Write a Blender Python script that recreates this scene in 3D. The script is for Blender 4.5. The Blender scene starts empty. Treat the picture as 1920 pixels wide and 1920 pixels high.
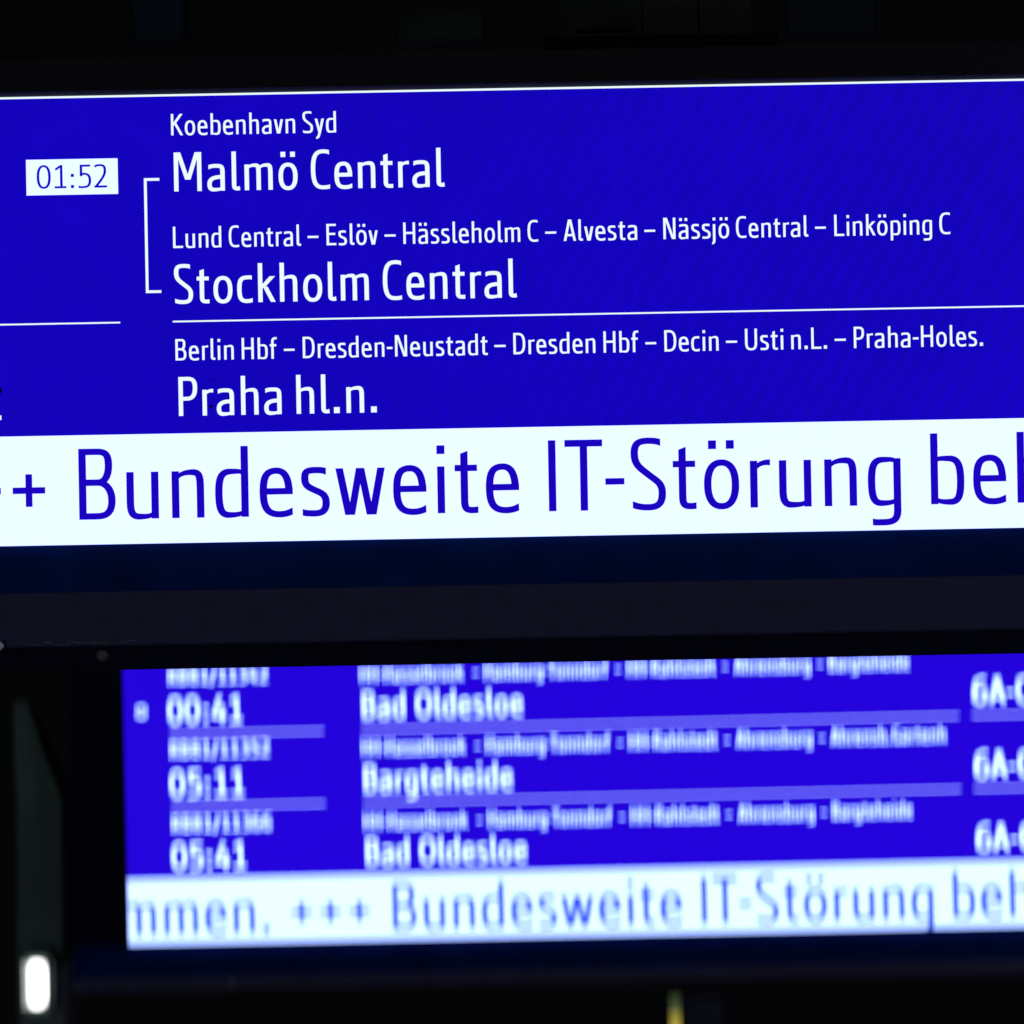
import bpy, bmesh, math, random
from mathutils import Vector, Euler, Matrix

scene = bpy.context.scene
COL = scene.collection

# ------------------------------------------------------------------ camera
# long lens, wide open, focused on the nearer display; slightly rolled
cam_data = bpy.data.cameras.new("camera")
cam = bpy.data.objects.new("camera", cam_data)
COL.objects.link(cam)
ROLL = math.atan(0.0182)
cr, sr = math.cos(ROLL), math.sin(ROLL)
cam.matrix_world = Matrix(((cr, sr, 0, 0), (0, 0, -1, 0), (-sr, cr, 0, 3.0), (0, 0, 0, 1)))
cam_data.lens = 135
cam_data.sensor_width = 36
cam_data.clip_start = 0.05
cam_data.clip_end = 200
cam_data.dof.use_dof = True
cam_data.dof.focus_distance = 3.6
cam_data.dof.aperture_fstop = 2.62
cam_data.dof.aperture_blades = 4
cam_data.dof.aperture_rotation = math.radians(0)
cam_data.dof.aperture_ratio = 2.25
scene.camera = cam

# ------------------------------------------------------------------ night light
world = bpy.data.worlds.new("World")
scene.world = world
world.use_nodes = True
world.node_tree.nodes["Background"].inputs[0].default_value = (0.25, 0.4, 1.0, 1)
world.node_tree.nodes["Background"].inputs[1].default_value = 0.0040


def area_light(name, loc, target, size, power, color):
    d = bpy.data.lights.new(name, 'AREA')
    d.shape = 'DISK'
    d.size = size
    d.energy = power
    d.color = color
    o = bpy.data.objects.new(name, d)
    COL.objects.link(o)
    o.location = loc
    o.rotation_euler = (Vector(target) - Vector(loc)).to_track_quat('-Z', 'Y').to_euler()
    return o


area_light("fill_light", (-5.0, -2.5, 1.2), (0, 3.6, 2.9), 1.2, 34.0, (0.80, 1.0, 0.95))  # unseen fill from the left, added to light the dark housings
area_light("fill_light_violet", (4.5, -2.0, 0.9), (0.4, 3.6, 2.9), 1.2, 42.0, (0.72, 0.60, 1.0))  # unseen violet fill added from the right, standing for other screens

area_light("fill_light_high", (2.2, -2.5, 6.8), (0.2, 3.8, 3.4), 1.0, 20.0, (0.92, 0.92, 1.0))  # unseen fill added high up to light the cabinet panels

scene.view_settings.view_transform = 'Standard'
scene.view_settings.look = 'None'
scene.view_settings.exposure = 0.0
scene.view_settings.gamma = 1.0


# ------------------------------------------------------------------ materials
def new_mat(name):
    m = bpy.data.materials.new(name)
    m.use_nodes = True
    return m, m.node_tree, m.node_tree.nodes["Principled BSDF"]


def plain(name, color, rough=0.5, noise=0.35, scale=30.0, metal=0.0, spec=0.5, emit=None, strength=1.0):
    """painted or moulded surface with uneven colour and roughness"""
    m, nt, b = new_mat(name)
    tc = nt.nodes.new("ShaderNodeTexCoord")
    n = nt.nodes.new("ShaderNodeTexNoise")
    n.inputs["Scale"].default_value = scale
    n.inputs["Detail"].default_value = 6
    nt.links.new(tc.outputs["Object"], n.inputs["Vector"])
    mr = nt.nodes.new("ShaderNodeMapRange")
    mr.inputs[1].default_value = 0.3
    mr.inputs[2].default_value = 0.7
    mr.inputs[3].default_value = 1 - noise
    mr.inputs[4].default_value = 1 + noise
    nt.links.new(n.outputs["Fac"], mr.inputs[0])
    mx = nt.nodes.new("ShaderNodeVectorMath")
    mx.operation = 'SCALE'
    mx.inputs[0].default_value = color
    nt.links.new(mr.outputs[0], mx.inputs["Scale"])
    nt.links.new(mx.outputs[0], b.inputs["Base Color"])
    mr2 = nt.nodes.new("ShaderNodeMapRange")
    mr2.inputs[3].default_value = rough * 0.8
    mr2.inputs[4].default_value = min(1, rough * 1.2)
    nt.links.new(n.outputs["Fac"], mr2.inputs[0])
    nt.links.new(mr2.outputs[0], b.inputs["Roughness"])
    b.inputs["Metallic"].default_value = metal
    b.inputs["Specular IOR Level"].default_value = spec
    if emit:
        b.inputs["Emission Color"].default_value = (*emit, 1)
        b.inputs["Emission Strength"].default_value = strength
    return m


def lcd(name, color, strength=1.0, cell=0.0011, amp=0.0, mottle=0.0, tint=0.0):
    """a lit display surface: emission, modulated by the pixel matrix and a cloudy backlight"""
    m, nt, b = new_mat(name)
    b.inputs["Base Color"].default_value = (0.002, 0.002, 0.003, 1)
    b.inputs["Roughness"].default_value = 0.35
    b.inputs["Specular IOR Level"].default_value = 0.2
    b.inputs["Emission Strength"].default_value = strength
    if amp == 0 and mottle == 0:
        b.inputs["Emission Color"].default_value = (*color, 1)
        return m
    N, Lk = nt.nodes, nt.links
    tc = N.new("ShaderNodeTexCoord")

    def math_(op, a, b_=None, c=None):
        q = N.new("ShaderNodeMath")
        q.operation = op
        for i, v in enumerate((a, b_, c)):
            if v is None:
                continue
            if isinstance(v, (int, float)):
                q.inputs[i].default_value = v
            else:
                Lk.new(v, q.inputs[i])
        return q.outputs[0]
    sep = N.new("ShaderNodeSeparateXYZ")
    Lk.new(tc.outputs["Object"], sep.inputs[0])
    # pixel matrix
    sx = math_('SINE', math_('MULTIPLY', sep.outputs[0], 2 * math.pi / cell))
    sz = math_('SINE', math_('MULTIPLY', sep.outputs[2], 2 * math.pi / cell))
    grid = math_('MULTIPLY', sx, sz)
    # fine irregular grain of the panel coating
    gn = N.new("ShaderNodeTexNoise")
    gn.inputs["Scale"].default_value = 900
    gn.inputs["Detail"].default_value = 1
    Lk.new(tc.outputs["Object"], gn.inputs["Vector"])
    grain = math_('MULTIPLY', math_('SUBTRACT', gn.outputs["Fac"], 0.5), 2.6)
    # cloudy backlight, centimetres wide
    cn = N.new("ShaderNodeTexNoise")
    cn.inputs["Scale"].default_value = 26
    cn.inputs["Detail"].default_value = 4
    Lk.new(tc.outputs["Object"], cn.inputs["Vector"])
    cloud = math_('SUBTRACT', cn.outputs["Fac"], 0.5)
    bn = N.new("ShaderNodeTexNoise")
    bn.inputs["Scale"].default_value = 3.5
    bn.inputs["Detail"].default_value = 1
    Lk.new(tc.outputs["Object"], bn.inputs["Vector"])
    broad = math_('SUBTRACT', bn.outputs["Fac"], 0.5)
    # slanting moire painted into the emission, stronger to the right
    wv = N.new("ShaderNodeTexWave")
    wv.wave_type = 'BANDS'
    wv.bands_direction = 'DIAGONAL'
    wv.inputs["Scale"].default_value = 21
    wv.inputs["Distortion"].default_value = 5
    wv.inputs["Detail"].default_value = 3
    wv.inputs["Detail Scale"].default_value = 1.6
    flip = N.new("ShaderNodeVectorMath")
    flip.operation = 'MULTIPLY'
    flip.inputs[1].default_value = (1.6, 1, -1)
    Lk.new(tc.outputs["Object"], flip.inputs[0])
    Lk.new(flip.outputs[0], wv.inputs["Vector"])
    side = N.new("ShaderNodeMapRange")
    side.inputs[1].default_value = -.30
    side.inputs[2].default_value = .25
    side.inputs[3].default_value = .15
    side.inputs[4].default_value = 1.0
    Lk.new(sep.outputs[0], side.inputs[0])
    beat = math_('MULTIPLY', math_('SUBTRACT', wv.outputs["Fac"], 0.5), side.outputs[0])
    t1 = math_('MULTIPLY_ADD', grid, amp * 0.7, 1.0)
    t2 = math_('MULTIPLY_ADD', grain, amp, t1)
    t3 = math_('MULTIPLY_ADD', cloud, mottle, t2)
    t4a = math_('MULTIPLY_ADD', broad, mottle * 1.0, t3)
    t4 = math_('MULTIPLY_ADD', beat, mottle * .50, t4a)
    sc_ = N.new("ShaderNodeVectorMath")
    sc_.operation = 'SCALE'
    sc_.inputs[0].default_value = color
    Lk.new(t4, sc_.inputs["Scale"])
    out = sc_.outputs[0]
    if tint:
        ad = N.new("ShaderNodeVectorMath")
        ad.operation = 'MULTIPLY_ADD'
        ad.inputs[0].default_value = (tint, tint * 0.55, 0)
        g2 = math_('ADD', math_('MULTIPLY', grain, 0.5), math_('MULTIPLY', grid, 0.5))
        cb = N.new("ShaderNodeCombineXYZ")
        for i in range(3):
            Lk.new(g2, cb.inputs[i])
        Lk.new(cb.outputs[0], ad.inputs[1])
        Lk.new(out, ad.inputs[2])
        mxx = N.new("ShaderNodeVectorMath")
        mxx.operation = 'MAXIMUM'
        mxx.inputs[1].default_value = (0, 0, 0)
        Lk.new(ad.outputs[0], mxx.inputs[0])
        out = mxx.outputs[0]
    Lk.new(out, b.inputs["Emission Color"])
    return m


M_BLUE = lcd("lit blue screen", (0.0062, 0.0, 0.500), amp=0.24, mottle=0.24, tint=0.004)
M_WHITE = lcd("lit white lettering", (0.85, 0.99, 1.0))
M_BAR = lcd("lit white bar", (0.85, 1.0, 1.9), amp=0.004, mottle=0.02)
M_INK = lcd("blue lettering on white bar", (0.0105, 0.0, 0.520), amp=0.07, mottle=0.10, tint=0.003)
M_BLUE2 = lcd("lit blue screen farther", (0.0165, 0.0, 0.715), mottle=0.03)
M_WHITE2 = lcd("lit white lettering farther", (1.28, 1.80, 3.4))
M_BAR2 = lcd("lit white bar farther", (0.86, 1.22, 2.6))
M_INK2 = lcd("blue lettering farther", (0.002, 0.05, 0.90))
M_RULE2 = lcd("lit rule farther", (0.74, 0.74, 2.2))
M_SILL = plain("satin bezel with painted blue glow", (0.003, 0.022, 0.130), rough=0.5, noise=0.2, scale=18, spec=0.0)  # blue base colour stands in for the screen's glow on the bezel
M_TOP = plain("black bezel", (0.003, 0.0025, 0.005), rough=0.6, noise=0.25, scale=18, spec=.25)
M_FACE = plain("dark grey powder coated housing", (0.026, 0.032, 0.080), rough=0.62, noise=0.16, scale=60, spec=.3)
M_FACE2 = plain("dark violet grey housing", (0.055, 0.050, 0.115), rough=0.62, noise=0.2, scale=30, spec=.3)
M_LIP = plain("black rubber edge", (0.003, 0.004, 0.018), rough=0.7, noise=0.3, scale=50, spec=.1)
M_BODY = plain("black housing", (0.004, 0.004, 0.006), rough=0.6, noise=0.4, scale=25, spec=.1)
M_WORN = plain("worn bare metal edge", (0.20, 0.21, 0.22), rough=0.5, noise=0.8, scale=260)
M_SCREW = plain("dull screw head", (0.16, 0.16, 0.20), rough=0.45, noise=0.3, scale=300)
M_LATCH = plain("pale metal latch", (0.65, 0.72, 0.75), rough=0.4, noise=0.4, scale=200)


# ------------------------------------------------------------------ mesh helpers
def link(name, mesh, mat=None, parent=None, loc=(0, 0, 0)):
    o = bpy.data.objects.new(name, mesh)
    COL.objects.link(o)
    o.location = loc
    if parent:
        o.parent = parent
    if mat:
        mesh.materials.append(mat)
    return o


def from_bm(name, bm, mat, parent=None, loc=(0, 0, 0), smooth=False):
    me = bpy.data.meshes.new(name)
    bm.to_mesh(me)
    bm.free()
    if smooth:
        for p in me.polygons:
            p.use_smooth = True
    return link(name, me, mat, parent, loc)


def box(bm, x0, x1, y0, y1, z0, z1, bevel=0.0):
    r = bmesh.ops.create_cube(bm, size=1)
    vs = r['verts']
    for v in vs:
        v.co = Vector((x0 + (v.co.x + .5) * (x1 - x0), y0 + (v.co.y + .5) * (y1 - y0), z0 + (v.co.z + .5) * (z1 - z0)))
    if bevel:
        es = list({e for v in vs for e in v.link_edges})
        bmesh.ops.bevel(bm, geom=es, offset=bevel, segments=2, affect='EDGES')


def boxes(name, specs, mat, parent=None, bevel=0.0):
    bm = bmesh.new()
    for s in specs:
        box(bm, *s, bevel=bevel)
    return from_bm(name, bm, mat, parent)


def extrude_profile(name, prof, x0, x1, mat, parent=None, smooth=False):
    """closed (y,z) profile swept from x0 to x1"""
    bm = bmesh.new()
    a = [bm.verts.new((x0, y, z)) for y, z in prof]
    b = [bm.verts.new((x1, y, z)) for y, z in prof]
    n = len(prof)
    for i in range(n):
        bm.faces.new((a[i], a[(i + 1) % n], b[(i + 1) % n], b[i]))
    bm.faces.new(a[::-1])
    bm.faces.new(b)
    bmesh.ops.recalc_face_normals(bm, faces=bm.faces)
    if smooth:
        for f in bm.faces:
            f.smooth = True
        for e in bm.edges:
            if e.calc_face_angle(0) > math.radians(30):
                e.smooth = False
    return from_bm(name, bm, mat, parent)


def thing(name, label, cat, loc, rot=(0, 0, 0), group=None):
    o = bpy.data.objects.new(name, None)
    COL.objects.link(o)
    o.location = loc
    o.rotation_euler = rot
    o["label"] = label
    o["category"] = cat
    if group:
        o["group"] = group
    return o


# ------------------------------------------------------------------ lettering
# Narrow humanist signage letters built from strokes; cap height = 1.
def cub(p0, c, n=9):
    x1, y1, x2, y2, x3, y3 = c
    out = []
    for i in range(1, n + 1):
        t = i / n
        u = 1 - t
        out.append((u**3 * p0[0] + 3 * u * u * t * x1 + 3 * u * t * t * x2 + t**3 * x3,
                    u**3 * p0[1] + 3 * u * u * t * y1 + 3 * u * t * t * y2 + t**3 * y3))
    return out


def P(*a, taper=None):
    """stroke: first item a point, then points or cubics; taper=(start,end) width factors"""
    pts = [a[0]]
    for q in a[1:]:
        if len(q) == 2:
            pts.append(q)
        else:
            pts += cub(pts[-1], q)
    return ('path', pts, taper, False)


def POLY(*pts):
    return ('poly', list(pts))


def DIAG(x0, y0, x1, y1, w, k=1.0):
    """slanting stroke with level ends"""
    dx, dy = x1 - x0, y1 - y0
    hw = k * w * math.hypot(dx, dy) / abs(dy) / 2
    return POLY((x0 - hw, y0), (x0 + hw, y0), (x1 + hw, y1), (x1 - hw, y1))


def OVAL(x0, x1, y0, y1, h, v, e=2.35):
    cx, cy, rx, ry = (x0 + x1) / 2, (y0 + y1) / 2, (x1 - x0) / 2 - h, (y1 - y0) / 2 - v
    pts = []
    for i in range(44):
        t = 2 * math.pi * i / 44
        c, s = math.cos(t), math.sin(t)
        pts.append((cx + rx * math.copysign(abs(c)**(2 / e), c), cy + ry * math.copysign(abs(s)**(2 / e), s)))
    return ('path', pts, None, True)


def RECT(x0, y0, x1, y1):
    return POLY((x0, y0), (x1, y0), (x1, y1), (x0, y1))


def glyph(ch, w):
    """strokes, ink width, left bearing, right bearing"""
    h, v = w / 2, w * 0.43
    t = w * 0.86                      # level stroke thickness
    ST, RD, DG = .092, .062, .05
    X = .66
    dot = w * 1.08

    def stem(x, y0=0.0, y1=1.0):
        return RECT(x - h, y0, x + h, y1)

    def dots(cx, gap=.25):
        return [RECT(cx - gap / 2 - dot / 2, .835, cx - gap / 2 + dot / 2, .835 + dot * 1.08),
                RECT(cx + gap / 2 - dot / 2, .835, cx + gap / 2 + dot / 2, .835 + dot * 1.08)]

    def bowl_left(W, top=.688, bot=-.015):      # of d, g, q : opens into a right stem
        return P((W - h, .60), (W * .80, .655, W * .66, top - v, W * .47, top - v),
                 (W * .18, top - v, h, .55, h, .335), (h, .12, W * .17, bot + v, W * .42, bot + v),
                 (W * .62, bot + v, W * .78, .035, W - h, .085), taper=(.62, .62))

    def bowl_right(W, top=.688, bot=-.015):
        k = bowl_left(W, top, bot)
        return ('path', [(W - x, y) for x, y in k[1]], k[2], False)

    def arch(x, W):
        d = W - x
        return P((x + h * .3, .555), (x + d * .12, .61, x + d * .30, .688 - v, x + d * .56, .688 - v),
                 (x + d * .80, .688 - v, W - h, .62, W - h, .43), (W - h, 0), taper=(.55, 1))
    if ch in 'oö':
        W = .494
        g = [OVAL(0, W, -.018, .688, h, v)]
        if ch == 'ö':
            g += dots(W / 2)
        return g, W, RD, RD
    if ch == 'e':
        W = .468
        return [P((W - h, .315), (W - h, .56, W * .74, .688 - v, W * .51, .688 - v), (W * .17, .688 - v, h, .53, h, .325),
                  (h, .11, W * .25, -.018 + v, W * .60, -.018 + v), (W * .76, -.018 + v, W * .88, .045, W * .985, .070)),
                RECT(h, .352 - t / 2, W, .352 + t / 2)], W, RD, RD
    if ch == 's':
        W = .40
        return [P((.352, .620), (.31, .638, .26, .686 - v, .20, .686 - v), (.085, .686 - v, h, .625, h, .525),
                  (h, .42, .105, .40, .20, .355), (.30, .31, W - h, .285, W - h, .175),
                  (W - h, .055, W * .68, -.014 + v, .18, -.014 + v), (.11, -.014 + v, .06, .035, .015, .048))], W, RD * .9, .05
    if ch == 'c':
        W = .41
        return [P((.385, .632), (.34, .652, .30, .688 - v, .25, .688 - v), (.09, .688 - v, h, .55, h, .335),
                  (h, .11, .10, -.018 + v, .25, -.018 + v), (.31, -.018 + v, .36, .042, .40, .055))], W, RD, .045
    if ch in 'aä':
        W = .455
        g = [P((.035, .607), (.10, .636, .15, .688 - v, .225, .688 - v), (.37, .688 - v, W - h, .63, W - h, .46), (W - h, 0)),
             P((W - h, .352), (W - h - .1, .352, .30, .352, .25, .346), (.12, .33, h, .27, h, .175),
               (h, .055, .10, -.02 + v, .18, -.02 + v), (.28, -.02 + v, .34, .03, W - h, .085), taper=(1, .62))]
        if ch == 'ä':
            g += dots(W / 2)
        return g, W, RD * .9, ST
    if ch == 'u':
        W = .452
        return [P((h, X), (h, .23), (h, .07, .09, -.015 + v, .19, -.015 + v), (.28, -.015 + v, .34, .03, W - h, .085), taper=(1, .62)),
                stem(W - h, 0, X)], W, ST, ST
    if ch == 'n':
        W = .455
        return [stem(h, 0, X), arch(h, W)], W, ST, ST
    if ch == 'h':
        W = .455
        return [stem(h, 0, 1.0), arch(h, W)], W, ST, ST
    if ch == 'm':
        W = .73
        c = W / 2
        return [stem(h, 0, X), arch(h, c + h), arch(c, W)], W, ST, ST
    if ch == 'r':
        W = .285
        return [stem(h, 0, X), P((h * 1.2, .54), (.11, .605, .17, .642, W, .634), taper=(.55, 1))], W, ST, .03
    if ch == 'd':
        W = .47
        return [stem(W - h, 0, 1.0), bowl_left(W)], W, RD, ST
    if ch == 'b':
        W = .475
        return [stem(h, 0, 1.0), bowl_right(W)], W, ST, RD
    if ch == 'p':
        W = .475
        return [stem(h, -.25, X), bowl_right(W)], W, ST, RD
    if ch == 'g':
        W = .465
        return [bowl_left(W), P((W - h, X), (W - h, -.07), (W - h, -.20, .36, -.285 + v, .22, -.285 + v),
                                (.15, -.285 + v, .10, -.245, .06, -.230))], W, RD, ST
    if ch == 'k':
        W = .445
        return [stem(h, 0, 1.0), DIAG(W - .07, X, h * 1.6, .36, w, .9), DIAG(.185, .395, W - .055, 0, w, .95)], W, ST, .03
    if ch == 'l':
        return [P((h, 1.0), (h, .15), (h, .07, h + .015, v + .0, .145, v - .003), (.165, v - .003, .185, v, .20, v + .008))], .205, ST, .035
    if ch in 'ij':
        if ch == 'i':
            return [stem(h, 0, X), RECT(h - dot / 2, .835, h + dot / 2, .835 + dot * 1.08)], w, ST, ST
        o = .10
        return [P((o, X), (o, -.07), (o, -.20, .06, -.25 + v * .5, .0, -.235)),
                RECT(o - dot / 2, .835, o + dot / 2, .835 + dot * 1.08)], o + h, .02, ST
    if ch == 't':
        W = .327
        c = .133
        return [POLY((c - h, .30), (c + h, .30), (c + h, .875), (c - h, .835)),
                P((c, .40), (c, .17), (c, .05, .17, -.008 + v, .25, -.008 + v), (.275, -.008 + v, .30, .038, .325, .044)),
                RECT(0, .632 - t / 2, W - .012, .632 + t / 2)], W, .05, .045
    if ch == 'f':
        W = .335
        c = .125
        return [P((c, 0), (c, .78), (c, .93, .18, 1.008 - v, .25, 1.008 - v), (.28, 1.008 - v, .31, .965, W - .005, .955)),
                RECT(0, .632 - t / 2, .305, .632 + t / 2)], W, .04, .03
    if ch == 'v':
        W = .44
        q = w * .53
        return [DIAG(q, X, W / 2 - q * .35, 0, w), DIAG(W - q, X, W / 2 + q * .35, 0, w)], W, .03, .03
    if ch == 'y':
        W = .44
        q = w * .53
        return [DIAG(q, X, W / 2 + .01, 0, w), DIAG(W - q, X, W / 2 + .005, -.02, w),
                P((W / 2 + .012, .02), (W / 2 - .02, -.10), (W / 2 - .06, -.20, .13, -.25, .06, -.235))], W, .03, .03
    if ch == 'w':
        W = .694
        q = w * .50
        return [DIAG(q, X, .180, 0, w), DIAG(.347 - q * .15, X, .215, 0, w * .95), DIAG(.347 + q * .15, X, .480, 0, w * .95),
                DIAG(W - q, X, .515, 0, w)], W, .035, .05
    # capitals
    if ch == 'B':
        W = .515
        return [stem(h), P((h, 1 - v), (.25, 1 - v), (.37, 1 - v, W - h - .04, .93, W - h - .04, .765),
                           (W - h - .04, .62, .37, .52, .27, .52), (h, .52)),
                P((.27, .52), (.38, .52, W - h, .42, W - h, .27), (W - h, .09, .38, v, .25, v), (h, v))], W, ST, RD
    if ch == 'D':
        W = .565
        return [stem(h), P((h, 1 - v), (.22, 1 - v), (.42, 1 - v, W - h, .82, W - h, .5), (W - h, .18, .42, v, .22, v), (h, v))], W, ST, RD
    if ch in 'PR':
        W = .49 if ch == 'P' else .53
        Wb = .49
        g = [stem(h), P((h, 1 - v), (.23, 1 - v), (.37, 1 - v, Wb - h, .91, Wb - h, .72), (Wb - h, .54, .37, .44, .23, .44), (h, .44))]
        if ch == 'R':
            g.append(DIAG(.26, .46, W - w * .6, 0, w))
        return g, W, ST, .04
    if ch in 'CG':
        W = .507 if ch == 'C' else .56
        g = [P((.485, .935), (.43, .96, .38, 1.012 - v, .31, 1.012 - v), (.11, 1.012 - v, h, .80, h, .5),
               (h, .20, .11, -.012 + v, .31, -.012 + v), (.39, -.012 + v, .45, .042, W - .01, .058))]
        if ch == 'G':
            g += [stem(W - h, .04, .48), RECT(.33, .48 - t, W, .48)]
        return g, W, RD, .05
    if ch == 'S':
        W = .49
        return [P((.42, .942), (.37, .962, .32, 1.014 - v, .245, 1.014 - v), (.10, 1.014 - v, h, .925, h, .785),
                  (h, .62, .15, .575, .25, .49), (.36, .40, W - h, .37, W - h, .235),
                  (W - h, .075, .37, -.014 + v, .24, -.014 + v), (.15, -.014 + v, .08, .045, .02, .072))], W, RD, .05
    if ch == 'O':
        W = .62
        return [OVAL(0, W, -.014, 1.014, h, v)], W, RD, RD
    if ch == 'M':
        W = .717
        return [stem(h), stem(W - h), DIAG(w * 1.0, 1, W / 2 - w * .12, .30, w * .95), DIAG(W - w * 1.0, 1, W / 2 + w * .12, .30, w * .95)], W, ST, ST
    if ch == 'N':
        W = .573
        return [stem(h), stem(W - h), DIAG(w * .98, 1, W - w * .98, 0, w)], W, ST, ST
    if ch == 'H':
        W = .57
        return [stem(h), stem(W - h), RECT(h, .51 - t / 2, W - h, .51 + t / 2)], W, ST, ST
    if ch == 'L':
        W = .475
        return [stem(h), RECT(h, 0, W, t)], W, ST, .035
    if ch == 'E':
        W = .46
        return [stem(h), RECT(h, 0, W, t), RECT(h, 1 - t, W - .01, 1), RECT(h, .53 - t / 2, W - .045, .53 + t / 2)], W, ST, .05
    if ch == 'K':
        W = .57
        return [stem(h), DIAG(W - .075, 1, h * 1.7, .47, w), DIAG(.19, .57, W - .06, 0, w)], W, ST, .03
    if ch == 'A':
        W = .585
        q = w * .52
        return [DIAG(q, 0, W / 2 - q * .30, 1, w), DIAG(W - q, 0, W / 2 + q * .30, 1, w),
                RECT(.13, .27 - t / 2, W - .13, .27 + t / 2)], W, .025, .025
    if ch == 'T':
        W = .53
        return [RECT(0, 1 - t * 1.08, W, 1), stem(W / 2)], W, .035, .005
    if ch == 'I':
        return [stem(h)], w, ST, ST
    if ch == 'U':
        W = .565
        return [P((h, 1), (h, .33), (h, .10, .14, -.014 + v, W / 2, -.014 + v), (W - .14, -.014 + v, W - h, .10, W - h, .33), (W - h, 1))], W, ST, ST
    # figures
    if ch == '0':
        W = .57
        return [OVAL(0, W, -.012, 1.012, h, v)], W, .055, .055
    if ch == '1':
        W = .50
        return [stem(.295, 0, 1), P((.295, .965), (.22, .93, .12, .85, .055, .80)), RECT(.02, 0, W, t)], W, .08, .07
    if ch == '2':
        W = .53
        return [P((.03, .90), (.09, .965, .17, 1.012 - v, .25, 1.012 - v), (.39, 1.012 - v, W - h - .03, .91, W - h - .03, .745),
                  (W - h - .03, .58, .40, .46, h + .03, t * .6)), RECT(.01, 0, W, t)], W, .06, .055
    if ch == '3':
        W = .50
        return [P((.04, .94), (.10, .985, .17, 1.01 - v, .23, 1.01 - v), (.37, 1.01 - v, W - h - .03, .93, W - h - .03, .77),
                  (W - h - .03, .62, .36, .53, .18, .53)),
                P((.18, .53), (.38, .53, W - h, .43, W - h, .275), (W - h, .09, .36, -.012 + v, .21, -.012 + v), (.14, -.012 + v, .08, .03, .02, .07))], W, .06, .06
    if ch == '4':
        W = .56
        return [stem(.41, 0, .62), DIAG(.33, 1, .06, .26, w), RECT(.01, .26 - t / 2, W, .26 + t / 2)], W, .05, .05
    if ch == '5':
        W = .53
        return [RECT(.07, 1 - t, W - .03, 1), stem(.07 + h, .50, 1),
                P((.07 + h * .4, .54), (.14, .59, .19, .62 - v * .3, .25, .62 - v * .3), (.41, .62 - v * .3, W - h, .50, W - h, .31),
                  (W - h, .10, .38, -.012 + v, .21, -.012 + v), (.14, -.012 + v, .07, .025, .01, .055))], W, .06, .055
    if ch == '6':
        W = .56
        return [OVAL(0, W, -.012, .62, h, v), P((W * .90, .955), (.40, 1.0, .32, 1.012 - v, .30, 1.0 - v), (.14, .93, h, .72, h, .32))], W, .05, .05
    if ch == '8':
        W = .54
        return [OVAL(0, W, -.012, .56, h, v), OVAL(.03, W - .03, .50, 1.012, h, v)], W, .055, .055
    # marks
    if ch == ':':
        return [RECT(0, 0, dot * 1.15, dot * 1.2), RECT(0, .48, dot * 1.15, .48 + dot * 1.2)], dot * 1.15, .11, .11
    if ch == '.':
        return [RECT(0, 0, dot * 1.2, dot * 1.25)], dot * 1.2, .085, .085
    if ch == '-':
        return [RECT(0, .405 - t / 2, .268, .405 + t / 2)], .268, .03, .03
    if ch == '–':
        return [RECT(0, .405 - t / 2, .51, .405 + t / 2)], .51, .03, .03
    if ch == '+':
        return [RECT(0, .425 - t / 2, .459, .425 + t / 2), RECT(.2295 - h * .9, .195, .2295 + h * .9, .655)], .459, .09, .09
    if ch == '/':
        return [DIAG(w * .55, -.12, .42 - w * .55, 1.0, w)], .42, .03, .03
    raise ValueError(ch)


def add_strokes(bm, strokes, w, ox, oz, sx, sz, layer0):
    """lay the strokes of one letter; every stroke 12 micrometres above the one below"""
    v = w * 0.86
    for li, st in enumerate(strokes):
        y = -(layer0 + li * 0.000012)
        if st[0] == 'poly':
            vs = [bm.verts.new((ox + x * sx, y, oz + z * sz)) for x, z in st[1]]
            f = bm.faces.new(vs)
            f.normal_update()
            if f.normal.y > 0:
                f.normal_flip()
            continue
        _, pts, taper, closed = st
        n = len(pts)
        lens = [0.0]
        for i in range(1, n):
            lens.append(lens[-1] + math.dist(pts[i], pts[i - 1]))
        tot = lens[-1]
        rows = []
        for i, (x, z) in enumerate(pts):
            if closed:
                a, b = pts[i - 1], pts[(i + 1) % n]
            else:
                a, b = pts[max(0, i - 1)], pts[min(n - 1, i + 1)]
            dx, dz = b[0] - a[0], b[1] - a[1]
            L = math.hypot(dx, dz) or 1
            dx, dz = dx / L, dz / L
            wd = math.sqrt((w * dz)**2 + (v * dx)**2)
            k = 1.0
            if taper:
                reach = 0.28
                if taper[0] != 1:
                    k *= taper[0] + (1 - taper[0]) * min(1, lens[i] / reach)
                if taper[1] != 1:
                    k *= taper[1] + (1 - taper[1]) * min(1, (tot - lens[i]) / reach)
            hw = wd * k / 2
            px, pz = -dz * hw, dx * hw
            if not closed and i in (0, n - 1) and abs(dx) > .80 and not (taper and taper[0 if i == 0 else 1] != 1):
                # free end of a curve: cut upright
                px, pz = 0.0, math.copysign(hw / abs(dx), pz)
            rows.append((bm.verts.new((ox + (x + px) * sx, y, oz + (z + pz) * sz)),
                         bm.verts.new((ox + (x - px) * sx, y, oz + (z - pz) * sz))))
        m = n if closed else n - 1
        for i in range(m):
            a, b = rows[i], rows[(i + 1) % n]
            try:
                f = bm.faces.new((a[0], a[1], b[1], b[0]))
                f.normal_update()
                if f.normal.y > 0:
                    f.normal_flip()
            except ValueError:
                pass


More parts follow.
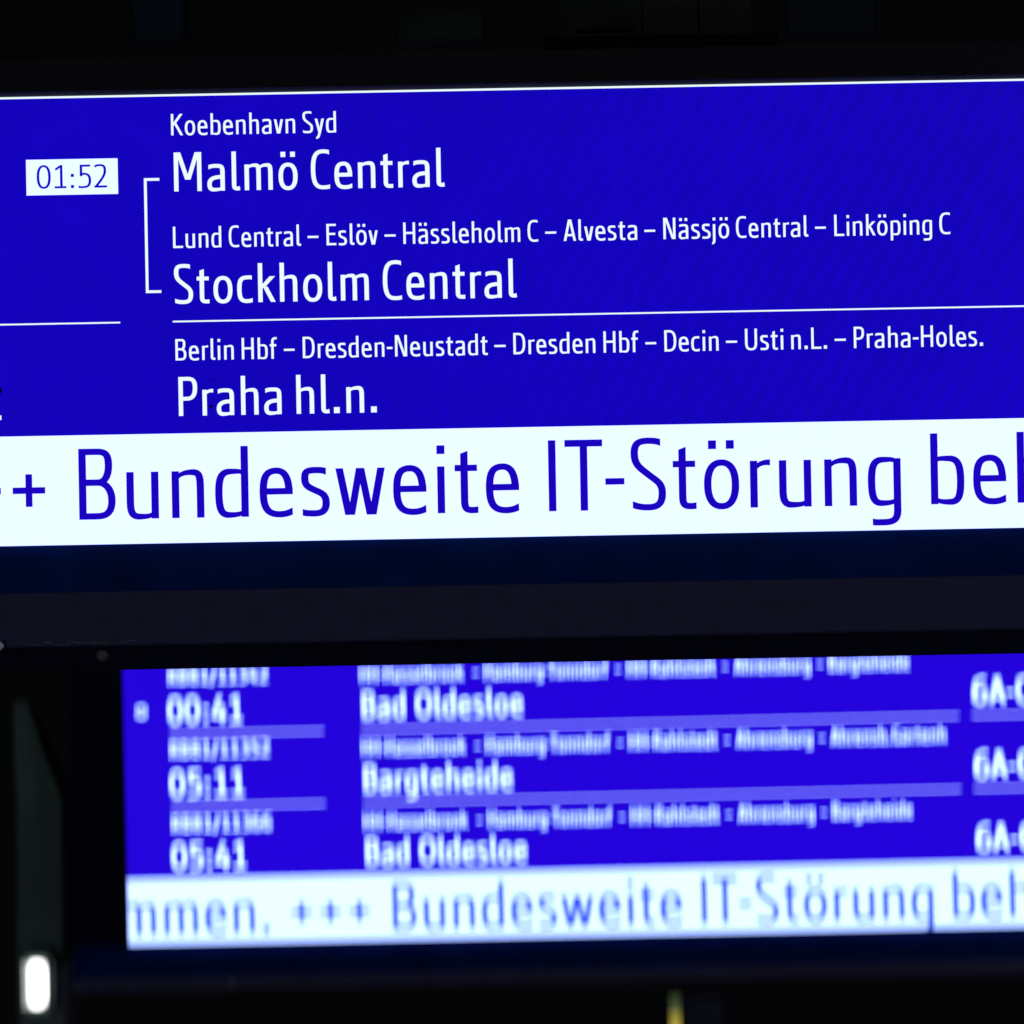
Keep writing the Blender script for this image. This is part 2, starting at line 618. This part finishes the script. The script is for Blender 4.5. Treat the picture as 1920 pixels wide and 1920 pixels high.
def add_word(bm, word, w, x0, x1, z, cap, layer):
    gs = [glyph(c, w) for c in word]
    digits = all(c in '0123456789' for c in word if c not in ':/RB')
    pos, x = [], -gs[0][2]
    for g in gs:
        x += g[2]
        pos.append(x)
        x += g[1] + g[3]
    total = pos[-1] + gs[-1][1]
    sx = (x1 - x0) / total
    for g, p in zip(gs, pos):
        add_strokes(bm, g[0], w, x0 + p * sx, z, sx, cap, layer)


def text_line(row, mat, parent, layer, clip=None):
    name, w, z, cap, words = row
    bm = bmesh.new()
    for t, a, b in words:
        add_word(bm, t, w, a / 1000, b / 1000, z / 1000, cap / 1000, layer)
    if clip:
        for co, no in clip:
            bmesh.ops.bisect_plane(bm, geom=list(bm.verts) + list(bm.edges) + list(bm.faces),
                                   plane_co=co, plane_no=no, clear_outer=True)
    return from_bm(name, bm, mat, parent)


# name, stroke weight, baseline, cap height, words (from, to) in mm on the screen
FRONT = [
    ('stops_text', 0.116, 358.76, 20.0, [('Koebenhavn', -312.99, -196.67), ('Syd', -189.67, -158.32)]),
    ('destination_text', 0.114, 306.12, 36.49, [('Malmö', -311.05, -195.23), ('Central', -182.63, -57.71)]),
    ('stops_text', 0.116, 253.09, 20.0, [('Lund', -313.01, -267.81), ('Central', -260.71, -193.24), ('–', -186.89, -176.69), ('Eslöv', -169.14, -121.03), ('–', -114.73, -104.43), ('Hässleholm', -97.13, 12.39), ('C', 19.39, 29.34), ('–', 35.89, 46.2), ('Alvesta', 53.1, 122.01), ('–', 128.86, 138.96), ('Nässjö', 146.61, 208.22), ('Central', 214.77, 282.28), ('–', 288.84, 298.89), ('Linköping', 306.89, 398.45), ('C', 405.35, 415.76)]),
    ('destination_text', 0.114, 201.03, 36.49, [('Stockholm', -312.76, -130.38), ('Central', -117.08, 8.04)]),
    ('stops_text', 0.116, 147.72, 20.0, [('Berlin', -312.68, -258.02), ('Hbf', -250.52, -217.52), ('–', -211.01, -201.01), ('Dresden-Neustadt', -193.31, -19.98), ('–', -13.68, -3.18), ('Dresden', 4.12, 80.93), ('Hbf', 88.63, 121.34), ('–', 127.84, 137.99), ('Decin', 145.69, 196.45), ('–', 203.4, 213.81), ('Usti', 221.31, 257.11), ('n.L.', 264.56, 298.02), ('–', 305.32, 315.72), ('Praha-Holes.', 323.27, 444.29)]),
    ('destination_text', 0.114, 95.67, 36.49, [('Praha', -310.48, -214.11), ('hl.n.', -200.11, -124.95)]),
    ('ticker_text', 0.105, 0.03, 66.49, [('+', -550.49, -519.98), ('+', -508.98, -478.67), ('+', -467.57, -437.07), ('Bundesweite', -405.56, 7.11), ('IT-Störung', 34.76, 365.02), ('beh', 392.92, 504.19), ('oben.', 515.69, 685.72)]),
    ('time_text', 0.104, 311.06, 21.75, [('01:52', -439.71, -373.85)]),
]

# name, stroke weight, baseline, cap height, words (from, to) in mm on the screen
SECOND = [
    ('train_text', 0.128, 178.2, 20.08, [('RB81/11342', -488.04, -345.25)]),
    ('train_text', 0.128, 72.91, 20.06, [('RB81/11352', -487.84, -345.11)]),
    ('train_text', 0.128, -33.07, 20.05, [('RB81/11366', -487.67, -345.0)]),
    ('departure_time_text', 0.12, 120.59, 36.25, [('00:41', -489.98, -383.26)]),
    ('departure_time_text', 0.12, 15.72, 36.22, [('05:11', -489.62, -382.94)]),
    ('departure_time_text', 0.12, -88.31, 36.19, [('05:41', -489.25, -382.61)]),
    ('stops_text', 0.124, 174.63, 19.49, [('HH-Hasselbrook', -212.85, -64.67), ('–', -51.33, -43.32), ('Hamburg-Tonndorf', -34.93, 141.64), ('–', 151.9, 159.88), ('HH-Rahlstedt', 168.99, 294.17), ('–', 304.02, 311.97), ('Ahrensburg', 321.44, 428.88), ('–', 438.71, 446.64), ('Bargteheide', 455.33, 568.54)]),
    ('stops_text', 0.124, 70.12, 19.48, [('HH-Hasselbrook', -212.6, -64.49), ('–', -51.15, -43.14), ('Hamburg-Tonndorf', -34.76, 141.75), ('–', 152.0, 159.97), ('HH-Rahlstedt', 169.08, 294.21), ('–', 304.06, 312.01), ('Ahrensburg', 321.47, 428.87), ('–', 438.69, 446.63), ('Ahrensb.Gartenh', 455.54, 617.67)]),
    ('stops_text', 0.124, -35.6, 19.46, [('HH-Hasselbrook', -212.39, -64.34), ('–', -51.0, -43.0), ('Hamburg-Tonndorf', -34.62, 141.82), ('–', 152.06, 160.04), ('HH-Rahlstedt', 169.14, 294.22), ('–', 304.06, 312.01), ('Ahrensburg', 321.47, 428.83), ('–', 438.65, 446.57), ('Bargteheide', 454.95, 567.32)]),
    ('destination_text', 0.12, 121.55, 36.15, [('Bad', -210.6, -149.77), ('Oldesloe', -133.96, 18.77)]),
    ('destination_text', 0.12, 16.99, 36.13, [('Bargteheide', -210.66, 1.65)]),
    ('destination_text', 0.12, -87.12, 36.1, [('Bad', -210.1, -149.31), ('Oldesloe', -133.52, 19.1)]),
    ('platform_text', 0.12, 121.62, 35.87, [('6A-C', 656.97, 738.19)]),
    ('platform_text', 0.12, 16.93, 35.84, [('6A-C', 656.85, 738.04)]),
    ('platform_text', 0.12, -86.39, 35.82, [('6A-C', 656.77, 737.93)]),
    ('ticker_text', 0.112, -181.29, 66.44, [('mmen.', -562.55, -350.71), ('+', -320.01, -289.41), ('+', -278.55, -247.96), ('+', -237.19, -206.63), ('Bundesweite', -174.39, 238.4), ('IT-Störung', 265.95, 593.91), ('beh', 621.53, 731.52)]),
]

# ------------------------------------------------------------------ near display
MM = 0.001


def mm(*a):
    return [v * MM for v in a]


near = thing("departure_display", "sharply focused blue departure board listing Malmö, Stockholm and Praha, across the upper half",
             "departure board", (0, 3.6, 3.0), group="departure displays hung one behind the other")
XL, XR = -0.74, 0.86
# back box of the housing
boxes("housing", [(XL - .06, XR + .06, .012, .16, -.1395, .434)], M_BODY, near, bevel=.003)
# screen
boxes("screen", [(XL, XR, .0, .010, -.0232, .3966)], M_BLUE, near)
boxes("ticker_bar", [(XL, XR, -.0004, .0002, -.0234, .0793)], M_BAR, near)
boxes("border_line", [(XL, XR, -.0004, .0002, .3955, .3974)], M_WHITE, near)
boxes("separator_line", [(XL, -.3640, -.0004, .0002, .1835, .1850)], M_WHITE, near)
boxes("separator_line", [(-.3147, XR, -.0004, .0002, .1835, .1850)], M_WHITE, near)
boxes("time_box", [(-.4496, -.3637, -.0004, .0002, .3049, .3383)], M_BAR, near)
boxes("bracket", [(-.3394, -.3249, -.0004, .0002, .3166, .3191), (-.3394, -.3249, -.0004, .0002, .2114, .2139),
                  (-.3394, -.3368, -.0005, .0001, .2139, .3166)], M_WHITE, near)
# last mark of the number column that runs in from the left
boxes("full_stop", [(-.4828, -.4770, -.0004, .0002, .0950, .0992)], M_WHITE, near)
for row in FRONT:
    ink = row[0] in ('ticker_text', 'time_text')
    text_line(row, M_INK if ink else M_WHITE, near, .0008)
# dirt specks on the glass by the word Praha
for x, z, r in ((-.2805, .1042, .0016), (-.2775, .1290, .0009), (-.4800, .1215, .0040)):
    bm = bmesh.new()
    bmesh.ops.create_icosphere(bm, subdivisions=2, radius=r)
    for q in bm.verts:
        q.co.y *= .25
        q.co.x *= 1 + .3 * math.sin(q.co.z * 4000)
    o = from_bm("dirt_speck", bm, M_LIP, near, (x, -.0012, z), True)
# frame round the screen
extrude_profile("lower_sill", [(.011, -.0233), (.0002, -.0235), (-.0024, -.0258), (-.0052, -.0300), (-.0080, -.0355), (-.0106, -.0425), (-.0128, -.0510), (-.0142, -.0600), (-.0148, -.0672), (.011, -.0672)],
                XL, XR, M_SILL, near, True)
extrude_profile("upper_bezel", [(.011, .3975), (-.0012, .3976), (-.010, .401), (-.012, .431), (.011, .431)], XL, XR, M_TOP, near)
extrude_profile("lower_face", [(.011, -.0674), (-.0153, -.0674), (-.0166, -.0688), (-.0150, -.1165), (-.0135, -.1183), (.011, -.1183)],
                XL - .02, XR + .02, M_FACE, near)
extrude_profile("lower_lip", [(.0118, -.1185), (-.006, -.1185), (-.004, -.1400), (-.002, -.1412), (.0118, -.1412)],
                XL - .02, XR + .02, M_LIP, near)
# worn paint along the lower corner of the face
rnd = random.Random(4)
bm = bmesh.new()
x = -.456
while x < -.36:
    l = rnd.uniform(.002, .010)
    z = -.1150 + rnd.uniform(-.0016, .0016)
    yv = -.0154
    hgt = rnd.uniform(.0003, .0012)
    box(bm, x, x + l, yv - .0003, yv + .0012, z - hgt / 2, z + hgt / 2)
    x += l * rnd.uniform(.5, 1.3)
from_bm("scratch_marks", bm, plain("scuffed paint", (.10, .105, .11), .6, .8, 300), near)


def screw(parent, x, y, z, r, mat, name="screw"):
    bm = bmesh.new()
    bmesh.ops.create_cone(bm, cap_ends=True, segments=20, radius1=r, radius2=r * .72, depth=r * .5,
                          matrix=Matrix.Rotation(math.radians(90), 4, 'X'))
    box(bm, -r * .7, r * .7, -r * .34, -r * .20, -r * .10, r * .10)
    bmesh.ops.rotate(bm, verts=bm.verts, cent=(0, 0, 0), matrix=Matrix.Rotation(.5, 3, 'Y'))
    return from_bm(name, bm, mat, parent, (x, y, z))


screw(near, -.3859, -.0068, -.1270, .0062, plain("blackened screw", (.075, .075, .085), .5, .3, 300))
bm = bmesh.new()
box(bm, -.006, .004, -.004, .004, -.0035, .0035, bevel=.001)
bmesh.ops.rotate(bm, verts=bm.verts, cent=(0, 0, 0), matrix=Matrix.Rotation(math.radians(-38), 3, 'Y'))
bmesh.ops.rotate(bm, verts=bm.verts, cent=(0, 0, 0), matrix=Matrix.Rotation(math.radians(35), 3, 'Z'))
from_bm("latch", bm, M_LATCH, near, (-.4815, -.0185, -.1165))

# ------------------------------------------------------------------ far display
far = thing("departure_display", "blurred blue departure board listing Bad Oldesloe and Bargteheide, lower and farther back",
            "departure board", (-0.00746912, 5.47278808, 2.58960886), (-0.02, -0.0082, -0.05),
            group="departure displays hung one behind the other")
X0, X1 = -.5540, .98
ZB, ZT = -.1940, .36
boxes("housing", [(-.636, 1.06, .012, .16, -.2600, .44)], M_BODY, far, bevel=.004)
boxes("screen", [(X0, X1, 0, .010, ZB, ZT)], M_BLUE2, far)
boxes("ticker_bar", [(X0, X1, -.0006, .0002, ZB, -.1020)], M_BAR2, far)
for z in (.2098, .1048, .0012):
    for a, b in ((-.4880, -.2672), (-.2126, .6370), (.6553, .860)):
        boxes("separator_line", [(a, b, -.0006, .0002, z - .0011, z + .0011)], M_RULE2, far)
clip = [((X0, 0, 0), (-1, 0, 0)), ((0, 0, ZB), (0, 0, -1))]
for row in SECOND:
    tick = row[0] == 'ticker_text'
    text_line(row, M_INK2 if tick else M_WHITE2, far, .0012, clip if tick else None)
bm = bmesh.new()
ring = OVAL(-1, 1, -1, 1, .20, .20, 2)
add_strokes(bm, [ring, RECT(-.10, -.35, .10, .06), RECT(-.10, .20, .10, .38)], .34, -.5284, .1379, .0084, .0084, .0012)
from_bm("information_symbol", bm, M_WHITE2, far)
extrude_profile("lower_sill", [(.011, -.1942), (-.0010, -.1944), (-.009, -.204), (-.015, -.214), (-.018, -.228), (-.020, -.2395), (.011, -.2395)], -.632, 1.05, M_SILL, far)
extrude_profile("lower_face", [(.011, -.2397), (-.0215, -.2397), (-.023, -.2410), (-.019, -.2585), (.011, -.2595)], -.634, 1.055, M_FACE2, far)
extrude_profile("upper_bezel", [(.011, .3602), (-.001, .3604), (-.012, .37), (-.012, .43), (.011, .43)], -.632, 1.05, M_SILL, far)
boxes("side_bezel", [(-.634, -.5543, -.006, .011, -.194, .36)], M_LIP, far)
screw(far, -.4057, -.0215, -.2500, .0055, M_SCREW)

# ------------------------------------------------------------------ lamp post beside the far display
M_POST = plain("grey green painted post", (.085, .125, .125), .6, .6, 5)
post = thing("lamp_post", "dim grey green post with lit white lamp, left of the blurred board", "lamp post", (-.7185, 5.75, 1.9))
sec = [(-.037, .05), (-.034, -.018), (-.027, -.026), (.036, -.030), (.043, -.022), (.045, .05)]
levels = [(0, 0, 1, 1), (.45, 0, 1, 1), (.685, .003, .98, 1), (.755, -.010, .66, .9), (.828, -.022, .30, .6)]


def loft(name, levels, parent, mat):
    bm = bmesh.new()
    prev = None
    for z, ox, k, ky in levels:
        cur = [bm.verts.new((ox + x * k, y * ky, z)) for x, y in sec]
        if prev:
            for i in range(6):
                bm.faces.new((prev[i], prev[(i + 1) % 6], cur[(i + 1) % 6], cur[i]))
        else:
            bm.faces.new(cur[::-1])
        prev = cur
    bm.faces.new(prev)
    bmesh.ops.recalc_face_normals(bm, faces=bm.faces)
    return from_bm(name, bm, mat, parent)


loft("mast", levels, post, M_POST)
bm = bmesh.new()
box(bm, -.027, .027, -.056, -.030, .362, .462, bevel=.008)
from_bm("lamp_housing", bm, M_POST, post)


def rounded(bm, x0, x1, z0, z1, rl, rr, y0, y1):
    pts = []
    for cx, cz, a0, r in ((x1 - rr, z1 - rr, 0, rr), (x0 + rl, z1 - rl, 90, rl), (x0 + rl, z0 + rl, 180, rl), (x1 - rr, z0 + rr, 270, rr)):
        for i in range(7):
            a = math.radians(a0 + i * 15)
            pts.append((cx + r * math.cos(a), cz + r * math.sin(a)))
    a = [bm.verts.new((x, y0, z)) for x, z in pts]
    b = [bm.verts.new((x, y1, z)) for x, z in pts]
    bm.faces.new(a)
    bm.faces.new(b[::-1])
    for i in range(len(pts)):
        bm.faces.new((a[i], b[i], b[(i + 1) % len(pts)], a[(i + 1) % len(pts)]))
    bmesh.ops.recalc_face_normals(bm, faces=bm.faces)


bm = bmesh.new()
rounded(bm, -.0105, .0175, .3790, .4470, .009, .0139, -.064, -.057)
from_bm("lamp_lens", bm, plain("lit white lens", (.8, .8, .8), .4, .05, 20, emit=(1, 1, .97), strength=3.0), post)
bm = bmesh.new()
rounded(bm, -.0200, -.0120, .3780, .4460, .003, .003, -.063, -.057)
from_bm("lamp_rim", bm, plain("pale lens rim", (.6, .6, .6), .4, .05, 20, emit=(.35, .38, .36), strength=.8), post)

# ------------------------------------------------------------------ dim things behind
wall = boxes("wall", [(-6, 6, 9.0, 9.2, 0, 6)], plain("dark hall wall", (.006, .007, .008), .8, .5, 1.2))
wall["kind"] = "structure"

strip = thing("marker_post", "thin yellow lit strip rising from the bottom edge under the blurred board", "marker post", (.2850, 7.1, 1.6))
bm = bmesh.new()
box(bm, -.0096, .0096, -.01, .01, 0, .4650, bevel=.003)
from_bm("strip", bm, plain("yellow light strip", (.35, .30, .05), .5, .3, 20, emit=(.40, .31, .045), strength=1.0), strip)
bm = bmesh.new()
box(bm, -.0096, .0096, -.01, .01, .4660, .4960, bevel=.003)
from_bm("strip_end", bm, plain("green end of strip", (.12, .16, .08), .5, .3, 20, emit=(.05, .075, .03), strength=1.0), strip)


def cover(parent, name, x0, x1, z0, z1, color, depth=.03, rough=.7):
    bm = bmesh.new()
    box(bm, x0, x1, 0, depth, z0, z1, bevel=.0008)
    return from_bm(name, bm, plain(parent.name + " " + name, color, rough, .4, 9, spec=.05), parent)


cab = thing("wall_cabinet", "very dark grey cabinet of three panels just above the sharp board", "cabinet", (.1508, 3.80, 3.4681))
cover(cab, "panel", -.0947, -.0135, 0, .085, (.050, .058, .058))
cover(cab, "panel", -.0125, .0420, 0, .085, (.068, .062, .067))
cover(cab, "panel", .0432, .0947, 0, .085, (.062, .060, .066))
boxes("black_strip", [(-.11, .12, -.010, .006, -.022, .0004)], M_BODY, cab)  # black strip added to hide the lit underside of the panels
boxes("ledge", [(-.079, -.021, -.004, -.0005, .006, .009)], M_BODY, cab)
for nm, lab, cat, loc, w_, h_, col_ in (  # dim unidentified colour patches, each built as a flat panel
        ("bluish_panel", "barely visible bluish panel at the top left of the dark background", "board", (-.4938, 5.5, 3.6813), .0726, .13, (.022, .038, .062)),
        ("greenish_panel", "barely visible greenish flat panel, left of the dark cabinet", "vent", (-.0851, 5.2, 3.6415), .1141, .0332, (.032, .050, .043)),
        ("teal_panel", "barely visible teal panel, right of the dark cabinet at the top", "shutter", (.4451, 5.2, 3.6406), .1156, .11, (.018, .038, .042)),
        ("violet_grey_panel", "dim violet grey panel right of the yellow strip at the bottom edge", "machine", (.3327, 7.0, 1.6), .0719, .511, (.055, .055, .090))):
    t = thing(nm, lab, cat, loc)
    cover(t, "front_cover", -w_ / 2, w_ / 2, 0, h_, col_)
    boxes("side_rail", [(-w_ / 2 - .004, -w_ / 2 - .0005, -.004, .03, 0, h_)], M_BODY, t)
    boxes("side_rail", [(w_ / 2 + .0005, w_ / 2 + .004, -.004, .03, 0, h_)], M_BODY, t)
for x, lab in ((.6992, "left one of two dim brownish posts at the bottom edge, right half"),
               (.7361, "right one of two dim brownish posts at the bottom edge, right half")):
    t = thing("barrier_post", lab, "post", (x, 7.0, 1.55), group="brownish posts at the bottom edge")
    bm = bmesh.new()
    bmesh.ops.create_cone(bm, cap_ends=True, segments=20, radius1=.008, radius2=.008, depth=.53, matrix=Matrix.Translation((0, 0, .265)))
    from_bm("shaft", bm, plain("brown post paint", (.070, .040, .032), .6, .3, 20), t, smooth=True)
    bm = bmesh.new()
    bmesh.ops.create_cone(bm, cap_ends=True, segments=20, radius1=.0086, radius2=.005, depth=.012, matrix=Matrix.Translation((0, 0, .537)))
    from_bm("cap", bm, M_BODY, t)
